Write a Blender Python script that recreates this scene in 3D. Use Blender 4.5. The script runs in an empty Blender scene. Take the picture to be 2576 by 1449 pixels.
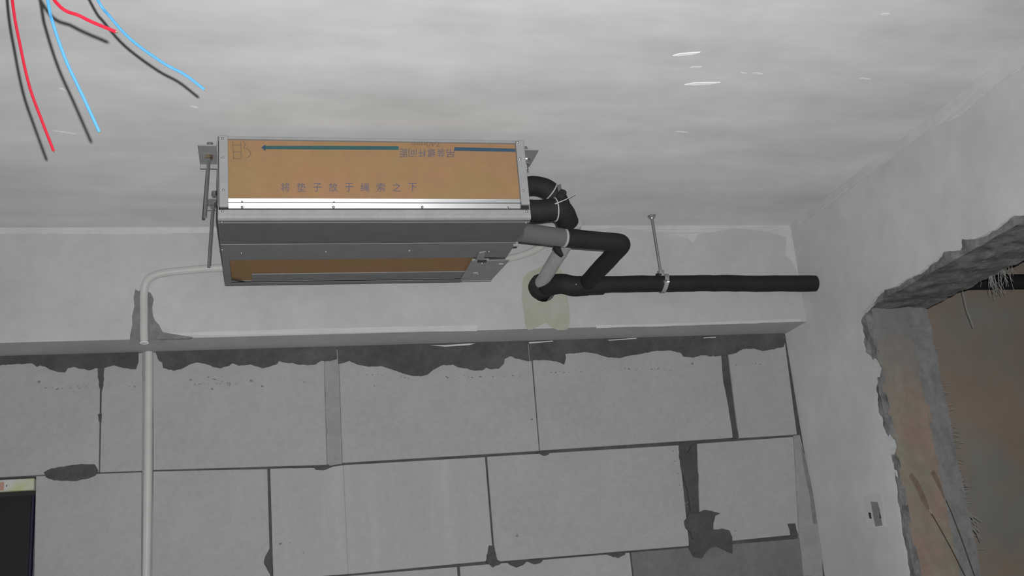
import bpy, bmesh, math, random
from mathutils import Vector, Matrix, noise
from mathutils.geometry import tessellate_polygon

SC = bpy.context.scene
COL = SC.collection
random.seed(7)

# ------------------------------------------------------------------ camera
FW, FH, FPX = 2576.0, 1449.0, 2683.45
YAW, PITCH, ROLL = math.radians(13.964), math.radians(16.729), math.radians(-5.082)
CAM = Vector((0.0, -2.815, 1.6897))
_f = Vector((math.sin(YAW) * math.cos(PITCH), math.cos(YAW) * math.cos(PITCH), math.sin(PITCH)))
_r = Vector((math.cos(YAW), -math.sin(YAW), 0))
_u = _r.cross(_f)
RGT = _r * math.cos(ROLL) + _u * math.sin(ROLL)
UPV = -_r * math.sin(ROLL) + _u * math.cos(ROLL)
FWD = _f
cd = bpy.data.cameras.new('camera')
cd.sensor_width = 36.0
cd.lens = FPX / FW * 36.0
cd.clip_start = 0.02
cam = bpy.data.objects.new('camera', cd)
COL.objects.link(cam)
M = Matrix((RGT, UPV, -FWD)).transposed().to_4x4()
M.translation = CAM
cam.matrix_world = M
SC.camera = cam

# ------------------------------------------------------------------ light
w = bpy.data.worlds.new('world'); SC.world = w
w.use_nodes = True
w.node_tree.nodes['Background'].inputs[0].default_value = (0.80, 0.88, 1.0, 1)
w.node_tree.nodes['Background'].inputs[1].default_value = 1.0
fl = bpy.data.lights.new('camera_flash', 'SPOT')
fl.energy = 205
fl.color = (1.0, 1.0, 1.0)
fl.spot_size = math.radians(120)
fl.spot_blend = 1.0
fl.shadow_soft_size = 0.004
flo = bpy.data.objects.new('camera_flash', fl)
COL.objects.link(flo)
Mf = M.copy()
Mf.translation = CAM + RGT * 0.021 + UPV * 0.026
flo.matrix_world = Mf
SC.view_settings.view_transform = 'Standard'
SC.view_settings.look = 'None'
SC.view_settings.gamma = 1.0
SC.view_settings.use_curve_mapping = False
SC.view_settings.exposure = 0.0

# ------------------------------------------------------------------ sizes (metres)
HC = 2.75          # ceiling height
XR = 1.598         # right wall face
ZB = 2.440         # beam underside
YB = 0.1354        # block wall face, behind the beam face at y = 0
Z1, Z2 = 2.117, 1.820
RP = 0.297         # row pitch
WT = 0.20          # right wall thickness
XL, YF = -2.3, -4.3

# ------------------------------------------------------------------ helpers
def ray(px, py):
    return FWD + RGT * ((px - FW / 2) / FPX) - UPV * ((py - FH / 2) / FPX)

def on(axis, v, px, py):
    i = 'xyz'.index(axis)
    d = ray(px, py)
    return CAM + d * ((v - CAM[i]) / d[i])

def onx(v, p): return on('x', v, *p)
def ony(v, p): return on('y', v, *p)
def onz(v, p): return on('z', v, *p)
def deep(t, p): return CAM + ray(*p) * t

def empty(name, loc):
    o = bpy.data.objects.new(name, None)
    o.empty_display_size = 0.05
    COL.objects.link(o)
    o.location = loc
    return o

def tag(o, label=None, cat=None, group=None, kind=None):
    if label: o['label'] = label
    if cat: o['category'] = cat
    if group: o['group'] = group
    if kind: o['kind'] = kind
    return o

def world_origin(o):
    p = Vector((0, 0, 0))
    while o is not None:
        p = p + o.location
        o = o.parent
    return p

def build(name, bm, mat, parent=None, smooth=False, bevel=0.0, origin=None):
    """link a bmesh given in world coordinates as one mesh object"""
    bmesh.ops.recalc_face_normals(bm, faces=bm.faces[:])
    if bevel > 0:
        bmesh.ops.bevel(bm, geom=[e for e in bm.edges if len(e.link_faces) == 2 and e.calc_face_angle(0) > 0.5],
                        offset=bevel, segments=1, affect='EDGES', clamp_overlap=True)
    base = world_origin(parent) if parent else Vector((0, 0, 0))
    if origin is None:
        xs = [v.co for v in bm.verts]
        lo = Vector((min(c.x for c in xs), min(c.y for c in xs), min(c.z for c in xs)))
        hi = Vector((max(c.x for c in xs), max(c.y for c in xs), max(c.z for c in xs)))
        origin = Vector(((lo.x + hi.x) / 2, (lo.y + hi.y) / 2, lo.z))
    for v in bm.verts:
        v.co -= origin
    me = bpy.data.meshes.new(name)
    bm.to_mesh(me); bm.free()
    if smooth:
        for p in me.polygons: p.use_smooth = True
        if smooth != 'all':
            me.set_sharp_from_angle(angle=math.radians(40))
    me.materials.append(mat)
    o = bpy.data.objects.new(name, me)
    COL.objects.link(o)
    o.parent = parent
    o.location = origin - base
    return o

def add_box(bm, x0, x1, y0, y1, z0, z1):
    vs = [bm.verts.new(c) for c in ((x0, y0, z0), (x1, y0, z0), (x1, y1, z0), (x0, y1, z0),
                                    (x0, y0, z1), (x1, y0, z1), (x1, y1, z1), (x0, y1, z1))]
    for f in ((0, 3, 2, 1), (4, 5, 6, 7), (0, 1, 5, 4), (1, 2, 6, 5), (2, 3, 7, 6), (3, 0, 4, 7)):
        bm.faces.new([vs[i] for i in f])
    return bm

def box(x0, x1, y0, y1, z0, z1):
    return add_box(bmesh.new(), x0, x1, y0, y1, z0, z1)

def add_prism(bm, pts, off):
    """closed outline pts (Vectors) extruded by off"""
    pts = [Vector(p) for p in pts]
    a = [bm.verts.new(p) for p in pts]
    b = [bm.verts.new(p + off) for p in pts]
    tris = tessellate_polygon([pts])
    for t in tris:
        try:
            bm.faces.new([a[i] for i in t]); bm.faces.new([b[i] for i in reversed(t)])
        except ValueError:
            pass
    n = len(pts)
    for i in range(n):
        j = (i + 1) % n
        bm.faces.new((a[i], a[j], b[j], b[i]))
    return bm

def prism(pts, off): return add_prism(bmesh.new(), pts, Vector(off))

def smooth_path(pts, rad=0.04, seg=7):
    """round the inner corners of a polyline"""
    pts = [Vector(p) for p in pts]
    out = [pts[0]]
    for i in range(1, len(pts) - 1):
        a, b, c = pts[i - 1], pts[i], pts[i + 1]
        ra = min(rad, (a - b).length * 0.48); rc = min(rad, (c - b).length * 0.48)
        p0 = b + (a - b).normalized() * ra; p1 = b + (c - b).normalized() * rc
        for k in range(seg + 1):
            t = k / seg
            out.append(p0 * (1 - t) ** 2 + b * 2 * t * (1 - t) + p1 * t * t)
    out.append(pts[-1])
    return out

def catmull(pts, seg=8):
    pts = [Vector(p) for p in pts]
    P = [pts[0] * 2 - pts[1]] + pts + [pts[-1] * 2 - pts[-2]]
    out = []
    for i in range(1, len(P) - 2):
        for k in range(seg):
            t = k / seg
            a, b, c, d = P[i - 1], P[i], P[i + 1], P[i + 2]
            out.append(0.5 * ((2 * b) + (c - a) * t + (2 * a - 5 * b + 4 * c - d) * t * t + (3 * b - a - 3 * c + d) * t ** 3))
    out.append(pts[-1])
    return out

def add_tube(bm, path, r, n=12, cap=True, wob=0.0, seed=0):
    path = [Vector(p) for p in path]
    rings = []
    up = None
    for i, p in enumerate(path):
        t = (path[min(i + 1, len(path) - 1)] - path[max(i - 1, 0)]).normalized()
        if up is None:
            up = t.orthogonal().normalized()
        up = (up - t * up.dot(t)).normalized()
        s = t.cross(up)
        rr = r[i] if isinstance(r, (list, tuple)) else r
        ring = []
        for k in range(n):
            a = 2 * math.pi * k / n
            q = p + (up * math.cos(a) + s * math.sin(a)) * rr
            if wob:
                q += (q - p).normalized() * wob * noise.noise(q * 22 + Vector((seed, 0, 0)))
            ring.append(bm.verts.new(q))
        rings.append(ring)
    for a, b in zip(rings, rings[1:]):
        for k in range(n):
            bm.faces.new((a[k], a[(k + 1) % n], b[(k + 1) % n], b[k]))
    if cap:
        bm.faces.new(rings[0][::-1]); bm.faces.new(rings[-1])
    return bm

def tube(path, r, n=12, **k): return add_tube(bmesh.new(), path, r, n, **k)

def dense(path, step=0.02):
    out = [Vector(path[0])]
    for a, b in zip(path, path[1:]):
        a, b = Vector(a), Vector(b)
        m = max(1, int((b - a).length / step))
        for k in range(1, m + 1): out.append(a.lerp(b, k / m))
    return out

def add_rough(bm, P00, P10, P11, P01, nu, nv, nrm, amp, sc=18, seed=0):
    g = []
    for j in range(nv + 1):
        row = []
        for i in range(nu + 1):
            u, v = i / nu, j / nv
            p = (P00 * (1 - u) + P10 * u) * (1 - v) + (P01 * (1 - u) + P11 * u) * v
            q = p * sc + Vector((seed, seed * 1.7, 0))
            d = noise.noise(q) + 0.6 * noise.noise(q * 2.3) + 0.4 * noise.noise(q * 5.1)
            row.append(bm.verts.new(p + nrm * amp * d))
        g.append(row)
    for j in range(nv):
        for i in range(nu):
            bm.faces.new((g[j][i], g[j][i + 1], g[j + 1][i + 1], g[j + 1][i]))
    return bm

def add_hex(bm, c, axis, r, h):
    axis = axis.normalized(); u = axis.orthogonal().normalized(); s = axis.cross(u)
    pts = [c + (u * math.cos(math.pi / 3 * k) + s * math.sin(math.pi / 3 * k)) * r for k in range(6)]
    return add_prism(bm, pts, axis * h)

# ------------------------------------------------------------------ materials
def mat(name, col, rough=0.85, metal=0.0, var=0.0, vscale=4.0, bump=0.0, bscale=40.0, stretch=None,
        fine=0.0, fscale=60.0, spec=0.3, col2=None, mixscale=3.0, mixlo=0.45, mixhi=0.6, rot=(0, 0, 0), coat=0.0, dr=None, zmix=None):
    m = bpy.data.materials.new(name); m.use_nodes = True
    nt = m.node_tree; N = nt.nodes; L = nt.links
    b = N['Principled BSDF']
    b.inputs['Roughness'].default_value = rough
    b.inputs['Metallic'].default_value = metal
    b.inputs['Specular IOR Level'].default_value = spec
    b.inputs['Coat Weight'].default_value = coat
    b.inputs['Diffuse Roughness'].default_value = (1.0 if rough > .75 else 0.3) if dr is None else dr
    b.inputs['Base Color'].default_value = (*col, 1)
    if not (var or bump or fine or col2 or zmix):
        return m
    tc = N.new('ShaderNodeTexCoord'); mp = N.new('ShaderNodeMapping')
    L.new(tc.outputs['Object'], mp.inputs['Vector'])
    if stretch: mp.inputs['Scale'].default_value = stretch
    mp.inputs['Rotation'].default_value = rot
    def nz(scale, detail=4, rgh=0.6, vec=None):
        n = N.new('ShaderNodeTexNoise'); n.inputs['Scale'].default_value = scale
        n.inputs['Detail'].default_value = detail; n.inputs['Roughness'].default_value = rgh
        L.new(vec or mp.outputs['Vector'], n.inputs['Vector'])
        return n.outputs['Fac']
    cur = None
    if col2:
        rp = N.new('ShaderNodeValToRGB')
        rp.color_ramp.elements[0].position = mixlo; rp.color_ramp.elements[1].position = mixhi
        rp.color_ramp.elements[0].color = (*col, 1); rp.color_ramp.elements[1].color = (*col2, 1)
        L.new(nz(mixscale, 5), rp.inputs['Fac'])
        cur = rp.outputs['Color']
    if zmix:
        sx = N.new('ShaderNodeSeparateXYZ'); L.new(tc.outputs['Object'], sx.inputs[0])
        ad = N.new('ShaderNodeMath'); ad.operation = 'MULTIPLY_ADD'
        L.new(nz(9, 5), ad.inputs[0]); ad.inputs[1].default_value = .30; L.new(sx.outputs['Z'], ad.inputs[2])
        mr = N.new('ShaderNodeMapRange'); mr.inputs['From Min'].default_value = zmix[0] + .15; mr.inputs['From Max'].default_value = zmix[1] + .15
        L.new(ad.outputs[0], mr.inputs['Value'])
        mz = N.new('ShaderNodeMix'); mz.data_type = 'RGBA'
        L.new(mr.outputs['Result'], mz.inputs['Factor']); L.new(cur, mz.inputs[6]); mz.inputs[7].default_value = (*zmix[2], 1)
        cur = mz.outputs[2]
    def modulate(cur, fac, amt):
        mr = N.new('ShaderNodeMapRange')
        mr.inputs['From Min'].default_value = 0.3; mr.inputs['From Max'].default_value = 0.7
        mr.inputs['To Min'].default_value = 1 - amt; mr.inputs['To Max'].default_value = 1 + amt
        L.new(fac, mr.inputs['Value'])
        mx = N.new('ShaderNodeMix'); mx.data_type = 'RGBA'; mx.blend_type = 'MULTIPLY'
        mx.inputs['Factor'].default_value = 1
        if cur is None: mx.inputs[6].default_value = (*col, 1)
        else: L.new(cur, mx.inputs[6])
        L.new(mr.outputs['Result'], mx.inputs[7])
        return mx.outputs[2]
    if var: cur = modulate(cur, nz(vscale), var)
    if fine: cur = modulate(cur, nz(fscale, 3, vec=tc.outputs['Object']), fine)
    if cur is not None: L.new(cur, b.inputs['Base Color'])
    if bump:
        bp = N.new('ShaderNodeBump'); bp.inputs['Strength'].default_value = bump
        bp.inputs['Distance'].default_value = 0.004
        L.new(nz(bscale, 5), bp.inputs['Height'])
        L.new(bp.outputs['Normal'], b.inputs['Normal'])
    return m

MT = dict(
    ceiling=mat('skimmed_concrete_ceiling', (.47, .47, .465), .8, var=.13, vscale=1.6, stretch=(1, 3.2, 1), rot=(0, 0, -.35), fine=.04, fscale=9, bump=.25, bscale=7, spec=.25, dr=0.75),
    beam=mat('skimmed_concrete_beam', (.47, .47, .465), .82, var=.08, vscale=4.5, fine=.04, fscale=30, bump=.15, bscale=14, dr=0.1),
    plaster=mat('grey_plaster', (.43, .43, .425), .85, var=.12, vscale=2.0, fine=.04, fscale=22, bump=.2, bscale=12, dr=0.6),
    block=mat('aerated_block', (.375, .375, .372), .95, var=.05, vscale=5, fine=.045, fscale=70, bump=.2, bscale=160, spec=.1, dr=0.4),
    block_streak=mat('aerated_block_streaked', (.39, .39, .387), .95, var=.06, vscale=2.2, stretch=(9, 1, .4), fine=.04, fscale=70, bump=.2, bscale=160, spec=.1, dr=0.4),
    cement_block=mat('dark_cement_face', (.17, .17, .168), .9, var=.12, vscale=9, fine=.08, fscale=60, bump=.3, bscale=80, dr=0.4),
    mortar=mat('dark_wet_mortar', (.088, .088, .087), .9, var=.25, vscale=9, fine=.12, fscale=80, bump=.6, bscale=90, spec=.1, dr=0.3),
    fill=mat('chase_filler', (.30, .30, .295), .9, var=.12, vscale=14, fine=.06, fscale=80, bump=.3, bscale=90, dr=0.4),
    patch=mat('yellowed_mortar_patch', (.41, .41, .33), .88, col2=(.44, .44, .41), mixscale=9, var=.07, vscale=12, bump=.3, bscale=60, dr=0.6),
    rough=mat('broken_concrete', (.20, .20, .197), .95, col2=(.13, .13, .128), mixscale=16, fine=.22, fscale=45, bump=.9, bscale=45, spec=.1, dr=0.15),
    clay=mat('clay_reveal', (.27, .205, .165), .95, zmix=(2.12, 2.34, (.20, .20, .195)), col2=(.24, .225, .18), mixscale=7, fine=.1, fscale=30, bump=.5, bscale=50, spec=.1, dr=0.3),
    mortar_grey=mat('grey_reveal_mortar', (.21, .21, .205), .95, var=.14, vscale=14, fine=.12, fscale=60, bump=.6, bscale=70, spec=.1, dr=0.3),
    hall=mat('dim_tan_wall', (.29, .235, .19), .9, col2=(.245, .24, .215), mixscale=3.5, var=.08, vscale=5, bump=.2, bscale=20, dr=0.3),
    floor=mat('concrete_floor', (.23, .225, .215), .85, var=.12, vscale=2.5, fine=.06, fscale=30),
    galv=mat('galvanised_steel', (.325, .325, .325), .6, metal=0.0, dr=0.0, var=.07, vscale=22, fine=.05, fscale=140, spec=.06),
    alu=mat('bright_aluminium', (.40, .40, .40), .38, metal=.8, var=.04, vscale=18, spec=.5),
    galv_dark=mat('dark_grey_steel_sheet', (.165, .165, .165), .65, dr=0.0, var=.07, vscale=22, fine=.05, fscale=140, spec=.05),  # darker grey than galv, for underside sheets and opening sides
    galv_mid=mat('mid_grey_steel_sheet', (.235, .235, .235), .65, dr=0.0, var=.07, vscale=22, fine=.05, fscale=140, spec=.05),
    steel=mat('zinc_rod', (.50, .50, .50), .35, metal=.9, fine=.1, fscale=200, spec=.5),
    chrome=mat('shiny_screw', (.85, .85, .83), .22, metal=1.0, fine=.03, fscale=90),
    brass=mat('brass_nut', (.80, .66, .38), .25, metal=1.0, fine=.05, fscale=90),
    dark=mat('black_gap', (.03, .03, .03), .8, fine=.1, fscale=60),
    card=mat('brown_cardboard', (.34, .20, .108), .9, col2=(.315, .205, .10), mixscale=9, var=.04, vscale=20, fine=.03, fscale=90, spec=.1, dr=0.0),
    ink_blue=mat('blue_print', (.045, .095, .15), .8, fine=.1, fscale=90),
    ink_teal=mat('teal_print', (.045, .12, .125), .8, fine=.1, fscale=90),
    ink_grey=mat('grey_blue_print', (.13, .125, .17), .8, fine=.1, fscale=90),
    ink_brown=mat('faded_print', (.20, .14, .10), .8, fine=.1, fscale=90),
    foam=mat('black_foam_insulation', (.020, .020, .020), .75, var=.15, vscale=18, fine=.1, fscale=120, bump=.2, bscale=60, spec=.3, dr=0.0),
    wrap=mat('grey_wrap', (.36, .36, .36), .7, var=.06, vscale=16, bump=.2, bscale=30),
    wrapdark=mat('grey_drain_hose', (.125, .125, .125), .65, var=.06, vscale=16, bump=.2, bscale=30),
    pvc=mat('white_pvc_conduit', (.50, .50, .48), .5, var=.06, vscale=9, col2=(.47, .47, .38), mixscale=6, mixlo=.62, mixhi=.66, spec=.4),
    tie=mat('nylon_tie', (.45, .45, .45), .5, fine=.03, fscale=90),
    red=mat('red_wire', (.42, .010, .028), .5, fine=.04, fscale=200, spec=.25),
    blue=mat('blue_wire', (.06, .25, .46), .5, fine=.04, fscale=200, spec=.25),
    white=mat('pale_plaster_ridge', (.80, .80, .79), .7, fine=.05, fscale=60, dr=0.5),
    ridge=mat('faint_plaster_ridge', (.56, .56, .555), .8, fine=.05, fscale=60, dr=.7),
    thread=mat('glass_fibre_thread', (.27, .27, .26), .7, fine=.05, fscale=60),
    film=mat('pale_protective_film', (.50, .50, .47), .45, col2=(.44, .46, .25), mixscale=11, mixlo=.42, mixhi=.58, fine=.04, fscale=60, spec=.5),
    orange=mat('tan_tape', (.42, .25, .19), .6, fine=.08, fscale=60),
    glass=mat('dark_window_glass', (.018, .018, .019), .6, var=.1, vscale=6, spec=.15),
    navy=mat('navy_frame_edge', (.010, .008, .030), .6, fine=.05, fscale=60),
    wire=mat('rusty_tie_wire', (.07, .055, .04), .7, metal=.3, fine=.2, fscale=90),
    junction=mat('white_plastic_box', (.6, .6, .58), .5, fine=.03, fscale=40),
)

# ------------------------------------------------------------------ room shell
XE = XR + WT + 2.4     # far end of the neighbouring room
S = 'structure'
tag(build('floor', box(XL - .2, XE + .2, YF - .2, .45, -.12, 0), MT['floor']),
    'bare concrete floor of the unfinished room', 'floor', kind=S)
ceiling = tag(build('ceiling', box(XL - .2, XE + .2, YF - .2, .45, HC, HC + .15), MT['ceiling']),
    'pale grey skimmed concrete ceiling with trowel marks', 'ceiling', kind=S)
tag(build('wall_left', box(XL - .2, XL, YF - .2, .45, 0, HC), MT['plaster']),
    'grey plastered side wall opposite the broken opening', 'wall', kind=S)
bm = bmesh.new()
add_box(bm, XL, -1.9, YF - .2, YF, 0, HC)
add_box(bm, .9, XE, YF - .2, YF, 0, HC)
add_box(bm, -1.9, .9, YF - .2, YF, 2.35, HC)
add_box(bm, -1.9, .9, YF - .2, YF, 0, .5)  # gap between these boxes is added, behind the camera, to let in sky fill
tag(build('wall_front', bm, MT['plaster']), 'grey plastered wall with an unseen opening added for fill light, facing the block wall', 'wall', kind=S)

# raised trowel ridges on the ceiling
for a, b, wpx in (((1692, 139), (1762, 130), 5), ((1736, 169), (1766, 167), 4), ((1722, 212), (1812, 206), 6),
                  ((1893, 183), (1920, 185), 3), ((1862, 183), (1878, 183), 2), ((2215, 36), (2238, 33), 4),
                  ((2160, 196), (2190, 198), 2), ((480, 266), (498, 270), 2), ((1700, 330), (1730, 332), 2),
                  ((150, 221), (170, 229), 3), ((133, 328), (190, 336), 2)):
    A, B = onz(HC, a), onz(HC, b)
    c = (A + B) / 2; d = (B - A).normalized(); s = Vector((-d.y, d.x, 0)); h = .0011 * wpx
    pts = [A, A.lerp(B, .3) + s * h * .8, A.lerp(B, .7) + s * h, B, A.lerp(B, .65) - s * h * .5, A.lerp(B, .25) - s * h]
    pts = [p + Vector((0, 0, .0005)) for p in pts]
    build('plaster_ridge', prism(pts, (0, 0, -.0025)), MT['white' if wpx > 4 else 'ridge'], ceiling)

# ------------------------------------------------------------------ concrete beam with conduit chase and pipe hole
bmB = box(XL, XR, 0, .33, ZB, HC)
beam = build('concrete_beam', bmB, MT['beam'], origin=Vector((0, 0, 0)))
tag(beam, 'smooth grey concrete beam between the ceiling and the block wall', 'beam', kind=S)
chase_px = [(338, 722), (347, 727), (357, 719), (368, 727), (377, 731), (385, 747), (381, 770), (383, 788), (388, 801),
            (398, 812), (406, 827), (411, 842), (412, 864), (324, 864), (325, 838), (331, 812), (330, 790), (336, 765), (334, 742)]
cut = prism([ony(-.02, p) for p in chase_px], (0, .032, 0))
hole_c = ony(0, (1366, 729))
bmh = tube([hole_c + Vector((0, -.02, 0)), hole_c + Vector((0, .12, 0))], .036, 20)
def boolean(o, bmc):
    bmesh.ops.recalc_face_normals(bmc, faces=bmc.faces[:])
    me = bpy.data.meshes.new('cutter'); bmc.to_mesh(me); bmc.free()
    c = bpy.data.objects.new('cutter', me); COL.objects.link(c)
    md = o.modifiers.new('cut', 'BOOLEAN'); md.operation = 'DIFFERENCE'; md.object = c; md.solver = 'EXACT'
    dg = bpy.context.evaluated_depsgraph_get()
    new = bpy.data.meshes.new_from_object(o.evaluated_get(dg))
    o.modifiers.clear()
    old = o.data; o.data = new
    bpy.data.meshes.remove(old)
    bpy.data.objects.remove(c); bpy.data.meshes.remove(me)
boolean(beam, cut); boolean(beam, bmh)
# rough mortar in the chase
bmc = bmesh.new()
P = [ony(.009, q) for q in ((334, 720), (390, 720), (414, 862), (322, 862))]
add_rough(bmc, P[3], P[2], P[1], P[0], 24, 40, Vector((0, -1, 0)), .0035, 30, 3)
tag(build('chase_mortar', bmc, MT['mortar_grey'], beam, smooth=True), 'rough darker mortar behind the conduit')
build('mortar_fillet', prism([ony(-.0025, p) for p in [(396, 848), (404, 832), (412, 836), (440, 841), (486, 848), (478, 851), (396, 853)]], (0, .01, 0)), MT['mortar_grey'], beam)
pp = [(1315, 700), (1330, 684), (1352, 676), (1375, 660), (1400, 664), (1418, 690), (1424, 730), (1432, 770), (1434, 815), (1430, 829),
      (1405, 831), (1384, 822), (1378, 812), (1366, 814), (1352, 823), (1336, 830), (1322, 829), (1319, 790), (1312, 750)]
ppw = [ony(-.0012, p) for p in pp]
bmp = bmesh.new()
ring = [hole_c + Vector((math.cos(a) * .0365, -.0012, math.sin(a) * .0365)) for a in [k * math.pi / 12 for k in range(24)]]
cen = hole_c
oa = sorted(ppw, key=lambda p: math.atan2(p.z - cen.z, p.x - cen.x))
# ring-shaped patch around the hole: sample the outline by angle
def out_at(a):
    d = Vector((math.cos(a), 0, math.sin(a))); best = .06
    for p, q in zip(ppw, ppw[1:] + ppw[:1]):
        ax, az = p.x - cen.x, p.z - cen.z; bx, bz = q.x - cen.x, q.z - cen.z
        den = d.x * (bz - az) - d.z * (bx - ax)
        if abs(den) < 1e-9: continue
        t = (ax * (bz - az) - az * (bx - ax)) / den; s = (ax * d.z - az * d.x) / den
        if t > 0 and 0 <= s <= 1: best = max(best if best != .06 else 0, t)
    return best
n = 72
ia, ib = [], []
for k in range(n):
    a = 2 * math.pi * k / n
    ia.append(bmp.verts.new(cen + Vector((math.cos(a) * .0365, -.0015, math.sin(a) * .0365))))
    R_ = max(.04, out_at(a))
    ib.append(bmp.verts.new(cen + Vector((math.cos(a) * R_, -.0004, math.sin(a) * R_))))
for k in range(n):
    bmp.faces.new((ia[k], ia[(k + 1) % n], ib[(k + 1) % n], ib[k]))
tag(build('mortar_patch', bmp, MT['patch'], beam), 'yellowish mortar patch around the pipe hole')

# lighter putty along the ceiling joint, the corner and the lower arris of the beam
MT['putty'] = mat('white_putty', (.55, .55, .545), .85, var=.06, vscale=9, fine=.04, fscale=30, dr=.2)
def putty(fn, top, low, off, parent):
    random.seed(len(low))
    lowd = []
    for p, q in zip(low, low[1:]):
        for k in range(6):
            t = k / 6; lowd.append((p[0] + (q[0] - p[0]) * t, p[1] + (q[1] - p[1]) * t))
    lowd.append(low[-1])
    lw = [fn(p) for p in lowd]
    lw = [c + V3((noise.noise(c * 60), noise.noise(c * 60 + Vector((3, 1, 4))), noise.noise(c * 60 + Vector((7, 3, 1))))) * .002 for c in lw]
    pts = [fn(p) for p in top] + lw[::-1]
    return build('putty_line', prism(pts, off), MT['putty'], parent)
V3 = Vector
fy = lambda p: Vector((ony(-.0008, p).x, -.0008, min(ony(-.0008, p).z, HC - .0005)))
putty(fy, [(-300, 560), (530, 560), (1440, 540), (1990, 540)],
      [(-300, 590), (100, 588), (300, 590), (520, 586), (900, 584), (1300, 583), (1460, 580), (1560, 573), (1660, 585), (1730, 600), (1745, 612), (1755, 590), (1850, 574), (1930, 582), (1990, 600)], (0, .001, 0), beam)
putty(fy, [(1978, 570), (1997, 566), (2003, 640), (2008, 700)], [(1984, 570), (1978, 600), (1975, 640), (1990, 655), (2004, 680), (2008, 700)], (0, .001, 0), beam)
putty(fy, [(1500, 819), (1700, 813), (1900, 807), (2015, 801)], [(1500, 825), (1700, 820), (1900, 813.5), (2015, 808)], (0, .001, 0), beam)
putty(fy, [(430, 838), (800, 826), (1200, 818)], [(430, 845), (800, 839), (1200, 831.5)], (0, .001, 0), beam)

# ------------------------------------------------------------------ block wall
wx0 = ony(YB, (89, 1240)).x          # right edge of the window opening
wz1 = ony(YB, (60, 1201)).z          # its head
wx_l, wz0 = wx0 - 1.1, .95
bm = bmesh.new()
yb0 = YB + .007
add_box(bm, wx0, XR, yb0, .45, 0, ZB)
add_box(bm, XL, wx_l, yb0, .45, 0, ZB)
add_box(bm, wx_l, wx0, yb0, .45, wz1, ZB)
add_box(bm, wx_l, wx0, yb0, .45, 0, wz0)
wall_back = tag(build('wall_back', bm, MT['mortar']), 'wall of large pale aerated blocks below the concrete beam', 'wall', kind=S)

def blk(px, m='block'):
    pts = [ony(YB, p) for p in px]
    c = sum(pts, Vector()) / len(pts)
    pts = [p + Vector((.0014 if p.x > c.x else -.0014, 0, .0012 if p.z > c.z else -.0012)) for p in pts]
    return build('block', prism(pts, (0, .0115, 0)), MT[m], wall_back, bevel=.0012)

blk([(-420, 902), (251, 893), (247, 1186), (92, 1194), (0, 1199), (-420, 1222)])
blk([(259, 893), (357, 889), (356, 1183), (253, 1187)])
blk([(387, 888), (813, 880), (821, 1168), (387, 1181)])
blk([(853, 878), (1333, 866), (1355, 1133), (863, 1163)])
blk([(1339, 866), (1817, 850), (1843, 1100), (1360, 1132)])
blk([(1829, 850), (1972, 846), (2004, 1092), (1860, 1101)])
blk([(92, 1199), (355, 1189), (354, 1491), (86, 1512)])
blk([(387, 1187), (671, 1181), (679, 1459), (384, 1484)])
blk([(681, 1180), (790, 1178), (830, 1176), (862, 1171), (874, 1443), (689, 1457)], 'block_streak')
blk([(865, 1171), (1219, 1151), (1240, 1409), (877, 1443)], 'block_streak')
blk([(1227, 1150), (1707, 1121), (1733, 1372), (1248, 1412)])
blk([(1756, 1117), (1995, 1100), (2008, 1343), (1765, 1367)])
def blkw(x0, x1, zt0, zt1, zb, m='block'):
    pts = [Vector((x0, YB, zt0)), Vector((x1, YB, zt1)), Vector((x1, YB, zb)), Vector((x0, YB, zb))]
    return build('block', prism(pts, (0, .0115, 0)), MT[m], wall_back, bevel=.0012)
k1, k2, k3 = ony(YB, (1154, 1434)).x, ony(YB, (1588, 1394)).x, XR - .012
z3 = Z2 - RP
def ztop(x): return Z2 - .006 + (x - .6) * .004
e = .004
blkw(wx0 + .004, ony(YB, (684, 1463)).x, ztop(-.3), ztop(0), z3)
blkw(ony(YB, (690, 1463)).x, k1 - e, ztop(.05), ztop(k1), z3)
blkw(k1 + e, k2 - e, ztop(k1), ztop(k2), z3)
blkw(k2 + .001, k3, ztop(k2), ztop(k3), z3, 'cement_block')
for r in range(5):
    zt = z3 - .008 - r * RP
    zb_ = max(.003, zt - RP + .008)
    x = wx0 + .004 if zb_ > wz0 - .1 else XL + .01
    off = .31 if r % 2 else .0
    first = True
    while x < k3 - .02:
        x2 = min(x + (.60 - off if first else .60), k3)
        if x2 - x > .05: blkw(x, x2, zt, zt, zb_)
        x = x2 + .008; first = False
for r in range(6):                                    # left of the window
    zt = Z1 + .3 - r * RP
    if zt - RP > wz0 - .1:
        blkw(max(XL + .01, wx_l - .61), wx_l - .004, zt, zt, zt - RP + .008)

xq = ony(YB, (-420, 902)).x - .008
for r in range(2):
    blkw(xq - .6 * (r + 1) + .008, xq - .6 * r, 2.425, 2.425, Z1 + .02)
def smear(name, px, m='mortar', proud=.003, thick=.010):
    pts = [ony(YB - proud, p) for p in px]
    # irregular edge
    out = []
    for i, p in enumerate(pts):
        q = pts[(i + 1) % len(pts)]
        L_ = (q - p).length
        nseg = max(1, min(8, int(L_ / .007)))
        for k in range(nseg):
            c = p.lerp(q, k / nseg)
            if k: c = c + Vector((noise.noise(c * 130), 0, noise.noise(c * 130 + Vector((9, 4, 2))))) * .0022
            out.append(c)
    return build(name, prism(out, (0, thick, 0)), MT[m], wall_back)

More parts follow.
